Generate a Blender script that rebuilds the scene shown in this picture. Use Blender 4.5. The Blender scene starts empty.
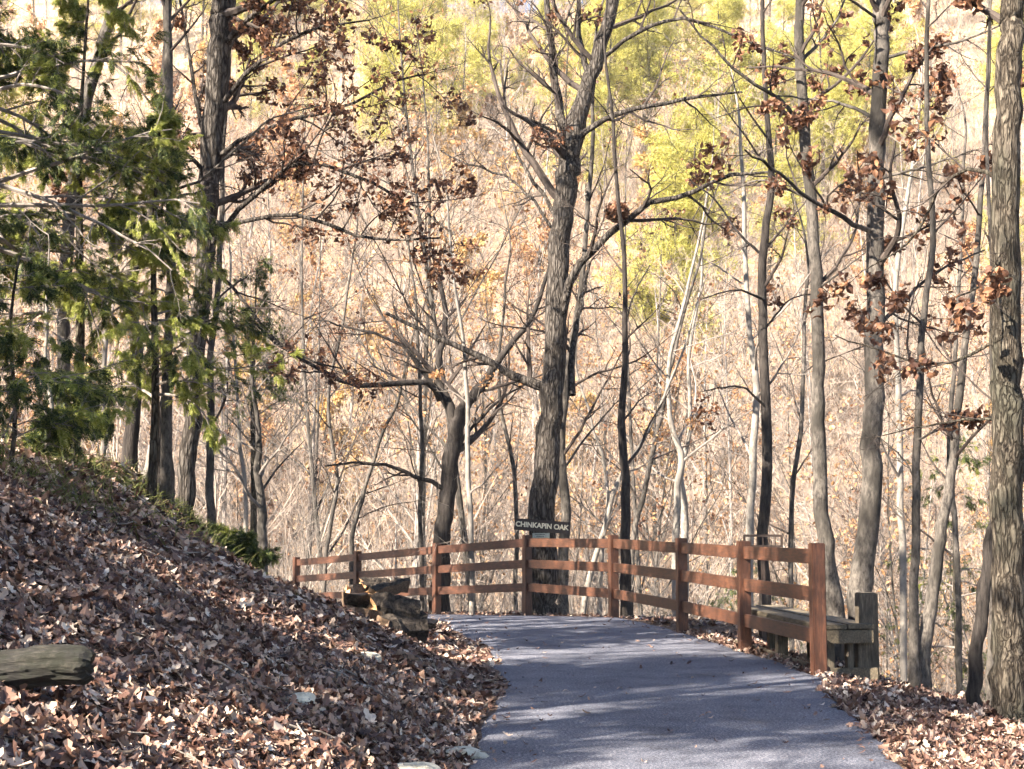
import bpy, math, random
import numpy as np
from mathutils import Vector, Matrix
R = math.radians
random.seed(7)
rng = np.random.default_rng(11)
scene = bpy.context.scene
COL = scene.collection
F = 1450.0; CAMZ = 1.42; PITCH = math.atan(137.0/F)

# ------------------------------------------------------------------ helpers
def tag(o, label=None, cat=None, group=None, kind=None):
    if label: o['label'] = label
    if cat: o['category'] = cat
    if group: o['group'] = group
    if kind: o['kind'] = kind
    return o
def empty(name, loc=(0,0,0)):
    o = bpy.data.objects.new(name, None); COL.objects.link(o); o.location = loc; o.empty_display_size = .2
    return o
class Acc:
    """collects vertex / face arrays and links them as one mesh"""
    def __init__(s): s.v=[]; s.f4=[]; s.f3=[]; s.m4=[]; s.m3=[]; s.n=0
    def add(s, v, q=None, t=None, m=0):
        v = np.asarray(v, float).reshape(-1,3)
        if q is not None and len(q): q=np.asarray(q).reshape(-1,4)+s.n; s.f4.append(q); s.m4.append(np.full(len(q),m))
        if t is not None and len(t): t=np.asarray(t).reshape(-1,3)+s.n; s.f3.append(t); s.m3.append(np.full(len(t),m))
        s.v.append(v); s.n += len(v); return s
    def build(s, name, mats, parent=None, smooth=False, origin=None):
        me = bpy.data.meshes.new(name)
        v = np.concatenate(s.v)
        if origin is not None: v = v - np.asarray(origin)
        q = np.concatenate(s.f4) if s.f4 else np.zeros((0,4),int)
        t = np.concatenate(s.f3) if s.f3 else np.zeros((0,3),int)
        mi = np.concatenate(s.m4+s.m3)
        me.vertices.add(len(v)); me.vertices.foreach_set('co', v.astype(np.float32).ravel())
        nl = len(q)*4+len(t)*3
        me.loops.add(nl); me.loops.foreach_set('vertex_index', np.concatenate([q.ravel(), t.ravel()]).astype(np.int32))
        me.polygons.add(len(q)+len(t))
        ls = np.concatenate([np.arange(len(q))*4, len(q)*4+np.arange(len(t))*3]).astype(np.int32)
        me.polygons.foreach_set('loop_start', ls)
        if not isinstance(mats,(list,tuple)): mats=[mats]
        for m in mats: me.materials.append(m)
        me.polygons.foreach_set('material_index', mi.astype(np.int32))
        me.polygons.foreach_set('use_smooth', np.full(len(mi), smooth))
        me.update(calc_edges=True); me.validate()
        o = bpy.data.objects.new(name, me); COL.objects.link(o)
        if parent is not None: o.parent = parent
        elif origin is not None: o.location = origin
        return o
def nrm(a): return a/np.maximum(np.linalg.norm(a,axis=-1,keepdims=True),1e-9)

_hash = np.random.default_rng(5).random((256,256))
def vnoise(x, y):
    xi=np.floor(x).astype(int); yi=np.floor(y).astype(int); fx=x-xi; fy=y-yi
    fx=fx*fx*(3-2*fx); fy=fy*fy*(3-2*fy)
    h=lambda a,b:_hash[a%256,b%256]
    return (h(xi,yi)*(1-fx)+h(xi+1,yi)*fx)*(1-fy)+(h(xi,yi+1)*(1-fx)+h(xi+1,yi+1)*fx)*fy
def fbm(x,y,o=4):
    s=0;a=.5
    for i in range(o): s=s+a*(vnoise(x*2**i+17*i,y*2**i+5*i)-.5); a*=.5
    return s

def at(x, y, Y):
    """point on the line of sight through photo pixel x,y at the distance Y north of the camera"""
    c,s = math.cos(PITCH), math.sin(PITCH)
    a=x-512; b=384.5-y
    d=np.array([a, F*c-b*s, F*s+b*c]); k=Y/d[1]
    return np.array([d[0]*k, Y, CAMZ+d[2]*k])

# ------------------------------------------------------------------ terrain
LE=[(-.6,-40),(-.6,0),(-.5,6),(-.36,8.3),(-.2,12.2),(-.38,16),(-1.2,20.8),(-2.6,23.5),(-4.6,26.5),(-8,30.5),(-16,37),(-40,55),(-140,120)]
RE=[(4.6,-40),(4.4,0),(4.1,8),(4.0,12),(3.9,14.2),(3.35,17),(2.9,19.4),(2.2,22.5),(.8,25.5),(-.9,27.9),(-2.6,30.6),(-4.3,33.4),(-8,37.5),(-18,46),(-42,66),(-140,135)]
PATHR=[(2.4,-40),(2.35,0),(2.3,6),(2.36,8.3),(2.72,12.2),(2.88,13.4),(2.62,16),(2.28,18.6),(1.6,21.7),(.35,24.4),(-1.3,26.8),(-3.05,29.4),(-4.7,32.1),(-8.6,36.2),(-18.5,44.5),(-42,64)]
def pdist(poly, x, y):
    best=np.full(np.shape(x),1e9); sg=np.ones(np.shape(x))
    for (ax,ay),(bx,by) in zip(poly[:-1],poly[1:]):
        dx,dy=bx-ax,by-ay; t=np.clip(((x-ax)*dx+(y-ay)*dy)/(dx*dx+dy*dy),0,1)
        px,py=ax+t*dx-x,ay+t*dy-y; d=np.hypot(px,py)
        cr=dx*(y-ay)-dy*(x-ax)
        m=d<best; best=np.where(m,d,best); sg=np.where(m,np.sign(cr),sg)
    return best*sg     # positive on the left of the line
def height(x, y):
    x=np.asarray(x,float); y=np.asarray(y,float)
    dl=np.maximum(pdist(LE,x,y),0); do=np.maximum(-pdist(RE,x,y),0); dp=np.maximum(-pdist(PATHR,x,y),0)
    base=-.055*np.maximum(y-21.5,0)
    base=np.maximum(base,-3)
    sh=1.7*np.clip((y-13)/5,0,1); dl=np.maximum(dl-sh*np.clip(dl/1.5,0,1)*np.clip((3.9-dl)/1.6,0,1),0)
    rise=np.where(dl<4.2,.49*dl,.49*4.2+.3*(dl-4.2)); rise=np.where(dl<.5,.49*dl*dl/.5,rise)
    rise=np.minimum(rise,9)
    off=np.clip(dl,0,1)+np.clip(dp-.1,0,1)
    bump=(fbm(x*.55,y*.55)*.5+fbm(x*2.3+9,y*2.3)*.10)*np.clip(off,0,1)
    verge=-.17*np.minimum(dp,1.6)*np.clip((22-y)/4,.3,1)
    drop=np.where(do<1.2,.3*do*do,.432+.72*(do-1.2))
    near=base+rise+verge-drop+bump
    valley=-10+fbm(x*.05,y*.05)*3
    far=valley+np.maximum(y-52+.05*x,0)*.56+fbm(x*.02+3,y*.02)*14*np.clip((y-60)/60,0,1)+fbm(x*.15,y*.15)*.6
    far=np.where(y>215,valley+163*.56+fbm(x*.02+3,y*.02)*14+(y-215)*.02,far)
    near=np.where(y>20,near,np.maximum(near,-12))
    return np.maximum(near,far) if True else near
def hz(x,y): return float(height(np.array([x]),np.array([y]))[0])
def ground_col(px, Y):
    p=at(px,521,Y); return np.array([p[0],Y,hz(p[0],Y)])

# ------------------------------------------------------------------ materials
def new_mat(name):
    m=bpy.data.materials.new(name); m.use_nodes=True; nt=m.node_tree; b=nt.nodes['Principled BSDF']; return m,nt,b
def N(nt,t,**k):
    n=nt.nodes.new(t)
    for a,v in k.items(): setattr(n,a,v)
    return n
def ramp(nt, stops, interp='LINEAR'):
    r=N(nt,'ShaderNodeValToRGB'); e=r.color_ramp; e.interpolation=interp
    while len(e.elements)<len(stops): e.elements.new(.5)
    for el,(p,c) in zip(e.elements,stops): el.position=p; el.color=(*c,1)
    return r
def noise(nt, scale, vec=None, detail=4, rough=.6):
    n=N(nt,'ShaderNodeTexNoise'); n.inputs['Scale'].default_value=scale; n.inputs['Detail'].default_value=detail; n.inputs['Roughness'].default_value=rough
    if vec is not None: nt.links.new(vec,n.inputs['Vector'])
    return n
def coords(nt, kind='Object', scale=(1,1,1)):
    t=N(nt,'ShaderNodeTexCoord'); mp=N(nt,'ShaderNodeMapping'); mp.inputs['Scale'].default_value=scale
    nt.links.new(t.outputs[kind],mp.inputs['Vector']); return mp.outputs[0]
def bump(nt,b,src,strength,dist):
    n=N(nt,'ShaderNodeBump'); n.inputs['Strength'].default_value=strength; n.inputs['Distance'].default_value=dist
    nt.links.new(src,n.inputs['Height']); nt.links.new(n.outputs[0],b.inputs['Normal'])
def mixc(nt,fac,a,b_,mode='MIX'):
    m=N(nt,'ShaderNodeMix',data_type='RGBA',blend_type=mode)
    for s,v in ((0,fac),(6,a),(7,b_)):
        if hasattr(v,'is_linked') or hasattr(v,'links'): nt.links.new(v,m.inputs[s])
        elif s==0: m.inputs[0].default_value=v
        else: m.inputs[s].default_value=(*v,1)
    return m.outputs[2]
def mat_bark(name, dark, light, sx=9, strength=.9, spots=None, vs=.18, furrow=0):
    m,nt,b=new_mat(name); v=coords(nt,'Object',(1,1,vs))
    n=noise(nt,sx*3,v,6,.75); r=ramp(nt,[(.36,dark),(.6,light)]); nt.links.new(n.outputs[0],r.inputs[0])
    col=r.outputs[0]
    v2=coords(nt,'Object',(1,1,.6)); n2=noise(nt,2.3,v2,3,.6); r2=ramp(nt,[(.45,(0,0,0)),(.6,(1,1,1))]); nt.links.new(n2.outputs[0],r2.inputs[0])
    if spots: col=mixc(nt,r2.outputs[0],col,spots)
    nt.links.new(col,b.inputs['Base Color']); b.inputs['Roughness'].default_value=.92; b.inputs['Specular IOR Level'].default_value=.15
    if furrow:
        v3=coords(nt,'Object',(1,1,.22)); va=N(nt,'ShaderNodeVectorMath',operation='ADD'); nn=noise(nt,furrow*.6,v3,3); sc=N(nt,'ShaderNodeVectorMath',operation='SCALE'); sc.inputs[3].default_value=.12
        nt.links.new(nn.outputs[1],sc.inputs[0]); nt.links.new(v3,va.inputs[0]); nt.links.new(sc.outputs[0],va.inputs[1])
        vo=N(nt,'ShaderNodeTexVoronoi',feature='DISTANCE_TO_EDGE'); vo.inputs['Scale'].default_value=furrow; nt.links.new(va.outputs[0],vo.inputs['Vector'])
        rf=ramp(nt,[(.02,(.35,.33,.32)),(.22,(1.1,1.1,1.1))]); nt.links.new(vo.outputs['Distance'],rf.inputs[0])
        nt.links.new(mixc(nt,1.0,col,rf.outputs[0],'MULTIPLY'),b.inputs['Base Color'])
        mm=N(nt,'ShaderNodeMath',operation='MULTIPLY_ADD'); nt.links.new(rf.outputs[0],mm.inputs[0]); mm.inputs[1].default_value=.8; nt.links.new(n.outputs[0],mm.inputs[2])
        bump(nt,b,mm.outputs[0],1.,.035)
    else: bump(nt,b,n.outputs[0],strength,.05)
    return m
def mat_leaf(name, stops, trans=.35, rough=.6, spec=.25):
    m,nt,b=new_mat(name); g=N(nt,'ShaderNodeNewGeometry'); r=ramp(nt,stops); nt.links.new(g.outputs['Random Per Island'],r.inputs[0])
    nt.links.new(r.outputs[0],b.inputs['Base Color']); b.inputs['Roughness'].default_value=rough; b.inputs['Specular IOR Level'].default_value=spec
    if trans>0:
        t=N(nt,'ShaderNodeBsdfTranslucent'); nt.links.new(r.outputs[0],t.inputs[0]); mx=N(nt,'ShaderNodeMixShader'); mx.inputs[0].default_value=trans
        nt.links.new(b.outputs[0],mx.inputs[1]); nt.links.new(t.outputs[0],mx.inputs[2]); nt.links.new(mx.outputs[0],nt.nodes['Material Output'].inputs[0])
    return m
M={}
M['bark_oak']=mat_bark('oak_bark',(.02,.018,.018),(.12,.105,.092),9,1.0,None,.18,16)
M['bark_dark']=mat_bark('dark_bark',(.014,.012,.012),(.055,.047,.042),8,.8)
M['bark_grey']=mat_bark('grey_bark',(.028,.025,.024),(.15,.132,.115),7,.8,(.04,.036,.032),.4)
M['bark_brown']=mat_bark('furrowed_brown_bark',(.028,.022,.019),(.16,.135,.105),9,1.2,(.07,.065,.05),.18,22)
M['bark_pale']=mat_bark('pale_bark',(.10,.09,.08),(.26,.235,.205),5,.4,(.2,.18,.16),.6)
M['twig']=mat_bark('twig_bark',(.03,.024,.022),(.075,.06,.052),5,.2)
M['twig_pale']=mat_bark('pale_twig_bark',(.11,.095,.085),(.24,.21,.185),5,.2)
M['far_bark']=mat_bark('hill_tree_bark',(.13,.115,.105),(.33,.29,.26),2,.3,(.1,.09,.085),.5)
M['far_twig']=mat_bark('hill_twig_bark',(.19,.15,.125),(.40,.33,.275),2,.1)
LIT=[(0,(.022,.011,.009)),(.28,(.085,.040,.030)),(.52,(.17,.095,.068)),(.75,(.31,.20,.145)),(.93,(.50,.39,.31)),(1,(.62,.53,.44))]
M['litter']=mat_leaf('dry_fallen_leaf',LIT,.12,.5,.4)
M['deadleaf']=mat_leaf('clinging_dead_leaf',[(0,(.06,.03,.022)),(.5,(.14,.07,.045)),(.85,(.26,.13,.07)),(1,(.4,.22,.12))],.3,.5)
M['tanleaf']=mat_leaf('tan_beech_leaf',[(0,(.3,.15,.07)),(.5,(.45,.25,.12)),(1,(.6,.4,.22))],.4,.5)
M['goldleaf']=mat_leaf('golden_leaf',[(0,(.36,.22,.08)),(.5,(.5,.33,.13)),(1,(.6,.44,.22))],.4,.5)
M['cedar']=mat_leaf('cedar_needle',[(0,(.016,.030,.012)),(.5,(.045,.066,.020)),(.8,(.11,.13,.035)),(1,(.22,.23,.07))],.3,.6)
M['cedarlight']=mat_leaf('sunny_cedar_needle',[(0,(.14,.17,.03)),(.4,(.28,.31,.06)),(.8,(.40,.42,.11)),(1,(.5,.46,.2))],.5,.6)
M['pine']=mat_leaf('pine_needle',[(0,(.22,.22,.04)),(.5,(.44,.41,.10)),(1,(.62,.57,.22))],.4,.6)
M['grass']=mat_leaf('bank_grass',[(0,(.06,.08,.02)),(.5,(.14,.16,.04)),(1,(.3,.28,.12))],.3,.6)

def mat_forest_floor():
    m,nt,b=new_mat('leaf_covered_ground'); v=coords(nt,'Object')
    n=noise(nt,1.2,v,3); 
    vd=N(nt,'ShaderNodeVectorMath',operation='ADD'); nt.links.new(v,vd.inputs[0]); nn=noise(nt,8,v,2); nt.links.new(nn.outputs[1],vd.inputs[1])
    vo=N(nt,'ShaderNodeTexVoronoi'); vo.inputs['Scale'].default_value=13; vo.inputs['Randomness'].default_value=1; nt.links.new(vd.outputs[0],vo.inputs['Vector'])
    sp=N(nt,'ShaderNodeSeparateColor'); nt.links.new(vo.outputs['Color'],sp.inputs[0])
    r=ramp(nt,[(0,(.02,.013,.011)),(.35,(.07,.042,.033)),(.7,(.15,.10,.075)),(1,(.3,.21,.15))]); nt.links.new(sp.outputs[0],r.inputs[0])
    # the far slope: litter in broad drifts, washed-out sunlight put in as paler colour
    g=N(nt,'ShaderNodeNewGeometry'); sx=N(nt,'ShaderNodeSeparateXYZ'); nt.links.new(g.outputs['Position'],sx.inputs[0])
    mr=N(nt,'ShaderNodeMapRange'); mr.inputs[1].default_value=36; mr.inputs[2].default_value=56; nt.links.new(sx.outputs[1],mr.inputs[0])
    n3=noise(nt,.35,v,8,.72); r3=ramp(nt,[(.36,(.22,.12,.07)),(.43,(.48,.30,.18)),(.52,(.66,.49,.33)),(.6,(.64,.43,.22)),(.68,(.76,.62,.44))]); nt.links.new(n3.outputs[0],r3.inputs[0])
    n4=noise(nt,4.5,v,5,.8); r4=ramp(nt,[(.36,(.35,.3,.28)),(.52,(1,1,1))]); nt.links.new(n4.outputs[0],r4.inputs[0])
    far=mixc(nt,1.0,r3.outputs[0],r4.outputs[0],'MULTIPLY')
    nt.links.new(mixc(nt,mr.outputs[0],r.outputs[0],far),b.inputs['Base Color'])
    b.inputs['Roughness'].default_value=.9; b.inputs['Specular IOR Level'].default_value=.1
    bump(nt,b,sp.outputs[1],.6,.03)
    return m
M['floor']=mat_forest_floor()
def mat_asphalt():
    m,nt,b=new_mat('worn_asphalt'); v=coords(nt,'Object')
    n=noise(nt,55,v,5,.85); r=ramp(nt,[(.36,(.022,.025,.04)),(.5,(.08,.087,.12)),(.64,(.34,.345,.38))]); nt.links.new(n.outputs[0],r.inputs[0])
    n2=noise(nt,1.6,v,5,.65); r2=ramp(nt,[(.33,(.5,.5,.52)),(.45,(.85,.85,.86)),(.62,(1.15,1.12,1.08))]); nt.links.new(n2.outputs[0],r2.inputs[0])
    nt.links.new(mixc(nt,1.0,r.outputs[0],r2.outputs[0],'MULTIPLY'),b.inputs['Base Color'])
    b.inputs['Roughness'].default_value=.75; b.inputs['Specular IOR Level'].default_value=.35
    n5=noise(nt,45,v,6,.75); bump(nt,b,n5.outputs[0],.7,.02)
    return m
M['asphalt']=mat_asphalt()
def mat_wood(name,a,b_,c,scale=(1.2,9,9),rough=.55,bs=.35,axis=None):
    m,nt,b=new_mat(name); v=coords(nt,'Object',scale)
    oi=N(nt,'ShaderNodeObjectInfo'); ad=N(nt,'ShaderNodeVectorMath',operation='ADD'); nt.links.new(v,ad.inputs[0]); nt.links.new(oi.outputs['Random'],ad.inputs[1]) 
    n=noise(nt,6,ad.outputs[0],6,.7); r=ramp(nt,[(.28,a),(.5,b_),(.72,c)]); nt.links.new(n.outputs[0],r.inputs[0])
    v2=coords(nt,'Object',(1,1,1)); n2=noise(nt,5,v2,4,.7); r2=ramp(nt,[(.3,(.62,.6,.6)),(.6,(1.08,1.05,1.0))]); nt.links.new(n2.outputs[0],r2.inputs[0])
    nt.links.new(mixc(nt,1.0,r.outputs[0],r2.outputs[0],'MULTIPLY'),b.inputs['Base Color']); b.inputs['Roughness'].default_value=rough
    bump(nt,b,n.outputs[0],bs,.008)
    return m
M['rail']=mat_wood('red_brown_stained_rail',(.025,.0105,.007),(.06,.023,.012),(.125,.049,.024))
M['post']=mat_wood('red_brown_stained_post',(.025,.0105,.007),(.06,.023,.012),(.115,.045,.023),(9,9,1.2))
M['grey_wood']=mat_wood('weathered_grey_plank',(.045,.037,.027),(.11,.09,.062),(.22,.185,.13),(9,1.2,9),.85,.6)
M['grey_post']=mat_wood('weathered_grey_post',(.04,.033,.025),(.10,.082,.06),(.2,.168,.12),(9,9,1.2),.85,.6)
M['cutwood']=mat_wood('fresh_split_wood',(.30,.155,.07),(.5,.30,.15),(.66,.46,.27),(3,9,9),.75,.4)
M['oldcut']=mat_wood('old_split_wood',(.04,.026,.018),(.11,.07,.045),(.22,.15,.1),(3,9,9),.85,.6)
M['log_bark']=mat_bark('log_bark',(.02,.017,.016),(.10,.082,.068),9,1.2,None,1)
def mat_flat(name,c,rough=.6):
    m,nt,b=new_mat(name); v=coords(nt,'Object'); n=noise(nt,30,v,4,.7)
    r=ramp(nt,[(.3,tuple(q*.75 for q in c)),(.7,tuple(min(1,q*1.15) for q in c))]); nt.links.new(n.outputs[0],r.inputs[0]); nt.links.new(r.outputs[0],b.inputs['Base Color']); b.inputs['Roughness'].default_value=rough
    return m
M['sign']=mat_flat('dark_sign_board',(.03,.018,.013)); M['letter']=mat_flat('cream_lettering',(.72,.64,.46)); M['plate']=mat_flat('grey_metal_plate',(.32,.33,.28),.4)
M['metal']=mat_flat('dark_steel',(.05,.05,.05),.4)
def mat_rock():
    m,nt,b=new_mat('lichened_limestone'); v=coords(nt,'Object'); n=noise(nt,7,v,7,.7)
    r=ramp(nt,[(.3,(.2,.18,.14)),(.5,(.42,.39,.31)),(.7,(.58,.55,.45))]); nt.links.new(n.outputs[0],r.inputs[0]); nt.links.new(r.outputs[0],b.inputs['Base Color']); b.inputs['Roughness'].default_value=.9
    bump(nt,b,n.outputs[0],.7,.03); return m
M['rock']=mat_rock()
def mat_moss():
    m,nt,b=new_mat('mossy_log_bark'); v=coords(nt,'Object',(.35,2,2)); n=noise(nt,10,v,7,.75)
    r=ramp(nt,[(.36,(.006,.005,.004)),(.52,(.02,.018,.015)),(.68,(.09,.08,.062))]); nt.links.new(n.outputs[0],r.inputs[0])
    v2=coords(nt,'Object'); n2=noise(nt,9,v2,6,.75); r2=ramp(nt,[(.45,(0,0,0)),(.6,(1,1,1))]); nt.links.new(n2.outputs[0],r2.inputs[0])
    nt.links.new(mixc(nt,r2.outputs[0],r.outputs[0],(.014,.015,.008)),b.inputs['Base Color']); b.inputs['Roughness'].default_value=.95
    bump(nt,b,n.outputs[0],1,.05); return m
M['moss']=mat_moss()

# ------------------------------------------------------------------ tubes and growth
def resample(P, k):
    P=np.asarray(P,float); n=len(P)
    if n==2: t=np.linspace(0,1,k)[:,None]; return P[0]*(1-t)+P[1]*t
    E=np.vstack([2*P[0]-P[1],P,2*P[-1]-P[-2]]); out=[]
    u=np.linspace(0,n-1,k)
    for q in u:
        i=min(int(q),n-2); t=q-i; a,b,c,d=E[i],E[i+1],E[i+2],E[i+3]
        out.append(.5*((2*b)+(-a+c)*t+(2*a-5*b+4*c-d)*t*t+(-a+3*b-3*c+d)*t**3))
    return np.array(out)
def tubes(acc, P, Rr, sides, m=0, lump=0.0):
    """P (N,k,3) centre lines, Rr (N,k) radii"""
    if len(P)==0: return
    P=np.asarray(P,float); Rr=np.asarray(Rr,float); n,k,_=P.shape
    T=np.empty_like(P); T[:,1:-1]=P[:,2:]-P[:,:-2]; T[:,0]=P[:,1]-P[:,0]; T[:,-1]=P[:,-1]-P[:,-2]; T=nrm(T)
    ov=nrm(P[:,-1]-P[:,0]); ref=np.where(np.abs(ov[:,2:3])>.7,np.array([[1.,0,0]]),np.array([[0,0,1.]]))[:,None,:]
    U=nrm(np.cross(T,np.broadcast_to(ref,T.shape))); W=np.cross(T,U)
    a=np.arange(sides)/sides*2*math.pi
    rad=Rr[:,:,None]*np.ones(sides)
    if lump>0: rad=rad*(1+lump*rng.normal(size=rad.shape))
    V=P[:,:,None,:]+rad[...,None]*(np.cos(a)[:,None]*U[:,:,None,:]+np.sin(a)[:,None]*W[:,:,None,:])
    i=np.arange(n)[:,None,None]*k*sides; j=np.arange(k-1)[None,:,None]*sides; s=np.arange(sides)[None,None,:]; s2=(s+1)%sides
    q=np.stack([i+j+s,i+j+s2,i+j+sides+s2,i+j+sides+s],-1).reshape(-1,4)
    acc.add(V,q,m=m)
def grow(P,Rr,n,t0=.15,t1=1.,ang=50,length=1.,rr=.6,npts=5,wig=.18,up=.1,lenfall=.5,rel=True,rmin=.0015,angsd=10,bias=None,tip=.25):
    P=np.asarray(P,float); N_,k,_=P.shape
    if N_==0: return np.zeros((0,npts,3)),np.zeros((0,npts))
    t=t0+(t1-t0)*((np.arange(n)[None,:]+rng.random((N_,n)))/n)
    x=t*(k-1); i=np.minimum(x.astype(int),k-2); f=(x-i)[...,None]
    I=np.arange(N_)[:,None]; a=P[I,i]; b=P[I,i+1]
    pos=a*(1-f)+b*f; tan=nrm(b-a); r=Rr[I,i]*(1-f[...,0])+Rr[I,i+1]*f[...,0]
    L=np.linalg.norm(np.diff(P,axis=1),axis=-1).sum(1)[:,None]
    Lc=(L if rel else 1.)*length*(1-lenfall*(t-t0)/max(t1-t0,1e-6))*rng.uniform(.55,1.3,t.shape)
    rn=rng.normal(size=tan.shape)
    if bias is not None: rn=rn+np.asarray(bias)
    perp=nrm(rn-(rn*tan).sum(-1,keepdims=True)*tan)
    A=np.radians(ang+angsd*rng.normal(size=t.shape))[...,None]
    d=np.cos(A)*tan+np.sin(A)*perp; d[...,2]+=up; d=nrm(d)
    M_=N_*n; pos=pos.reshape(M_,3); d=d.reshape(M_,3); Lc=Lc.reshape(M_); r0=np.maximum(rr*r.reshape(M_),rmin)
    out=np.empty((M_,npts,3)); out[:,0]=pos; st=(Lc/(npts-1))[:,None]
    for s in range(1,npts):
        d=d+wig*rng.normal(size=d.shape); d[:,2]+=up*.35; d=nrm(d); out[:,s]=out[:,s-1]+d*st
    rad=r0[:,None]*np.linspace(1,tip,npts)[None,:]
    return out,np.maximum(rad,rmin*.6)

# leaf templates: midrib + both margins
def leaf_tpl(w, curl=.35, fold=.25):
    n=len(w); x=np.linspace(0,1,n); z=curl*(x-.4)**2
    mid=np.stack([x,0*x,z],1); l=np.stack([x,w,z+fold*np.array(w)],1); r=np.stack([x,-np.array(w),z+fold*np.array(w)*.7],1)
    q=[]
    for i in range(n-1): q+= [(i,i+1,n+i+1,n+i),(i+1,i,2*n+i,2*n+i+1)]
    return np.vstack([mid,l,r])-[.5,0,0],np.array(q)
OAK=[leaf_tpl([.02,.14,.08,.26,.13,.30,.14,.2,.01],.5,.3),leaf_tpl([.02,.1,.07,.22,.1,.27,.12,.16,.01],-.7,.5),leaf_tpl([.01,.12,.2,.26,.27,.24,.16,.08,.01],.9,-.3),leaf_tpl([.02,.14,.08,.25,.12,.28,.13,.18,.01],1.3,.6)]
SIMPLE=[leaf_tpl([.02,.24,.3,.16,.01],.5,.4),leaf_tpl([.02,.2,.32,.2,.01],-.6,.5),leaf_tpl([.02,.28,.16,.26,.01],1.1,.2)]
TINY=[leaf_tpl([.1,.38,.06],.3,.4)]
def spray_tpl(n,w=.022,L=1.0,droop=.25):
    V=[];Q=[]
    for i in range(n):
        t=(i+.5)/n; side=1 if i%2 else -1; l=.42*(1-t*.6)*L; b=np.array([t*L,0,-droop*t*t]); a=R(38+8*random.random()); 
        d=np.array([math.cos(a),side*math.sin(a),-.25*random.random()]); c=np.array([-d[1],d[0],0])*w
        k=len(V); V+=[b-c*.7,b+d*l*.5-c*1.6,b+d*l,b+d*l*.5+c*1.6]; Q.append((k,k+1,k+2,k+3))
    k=len(V); V+=[np.array([0,-w*.5,0]),np.array([L,0,-droop]),np.array([L*.5,w*.5,-droop*.25]),np.array([0,w*.5,0])]; Q.append((k,k+1,k+2,k+3))
    return np.array(V),np.array(Q)
SPRAY=[spray_tpl(11,.03),spray_tpl(9,.035,1,.5),spray_tpl(13,.028,1,.1)]
def tuft_tpl(n):
    V=[];Q=[]
    for i in range(n):
        d=nrm(np.random.default_rng(i*7+n).normal(size=3)+np.array([.6,0,.2])); c=nrm(np.cross(d,[.3,.2,.9]))*.06
        k=len(V); V+=[-c*.4,d*.55-c,d,d*.55+c]; Q.append((k,k+1,k+2,k+3))
    return np.array(V),np.array(Q)
TUFT=[tuft_tpl(9),tuft_tpl(12)]
def rotmats(n, normal=None, tilt=180., yaw=None):
    """random rotations; with normals the leaf lies near that surface"""
    if normal is None:
        q=nrm(rng.normal(size=(n,4))); w,x,y,z=q.T
        return np.stack([1-2*(y*y+z*z),2*(x*y-z*w),2*(x*z+y*w),2*(x*y+z*w),1-2*(x*x+z*z),2*(y*z-x*w),2*(x*z-y*w),2*(y*z+x*w),1-2*(x*x+y*y)],-1).reshape(n,3,3)
    nn=nrm(normal+np.tan(np.radians(tilt))*rng.normal(size=(n,3))*.6); h=nrm(rng.normal(size=(n,3)))
    a=nrm(h-(h*nn).sum(-1,keepdims=True)*nn); b=np.cross(nn,a); return np.stack([a,b,nn],-1)
def dirmats(D, roll=.6):
    D=nrm(D); up=np.array([0,0,1.])+roll*rng.normal(size=D.shape); u=nrm(np.cross(up,D)); w=np.cross(D,u); return np.stack([D,u,w],-1)
def scatter(acc, tpls, pos, rot, size, m=0):
    pos=np.asarray(pos); n=len(pos)
    if n==0: return
    pick=rng.integers(0,len(tpls),n); size=np.broadcast_to(size,(n,))
    for k,(V,Q) in enumerate(tpls):
        s=pick==k; c=int(s.sum())
        if not c: continue
        W=np.einsum('nij,vj->nvi',rot[s],V)*size[s][:,None,None]+pos[s][:,None,:]
        q=(Q[None]+(np.arange(c)*len(V))[:,None,None]).reshape(-1,Q.shape[1]); acc.add(W.reshape(-1,3),q,m=m)
def pts_on(P, n, t0=.2):
    P=np.asarray(P); N_,k,_=P.shape; t=(t0+(1-t0)*rng.random((N_,n)))*(k-1); i=np.minimum(t.astype(int),k-2); f=(t-i)[...,None]; I=np.arange(N_)[:,None]
    return (P[I,i]*(1-f)+P[I,i+1]*f).reshape(-1,3), nrm(P[I,i+1]-P[I,i]).reshape(-1,3)

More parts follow.
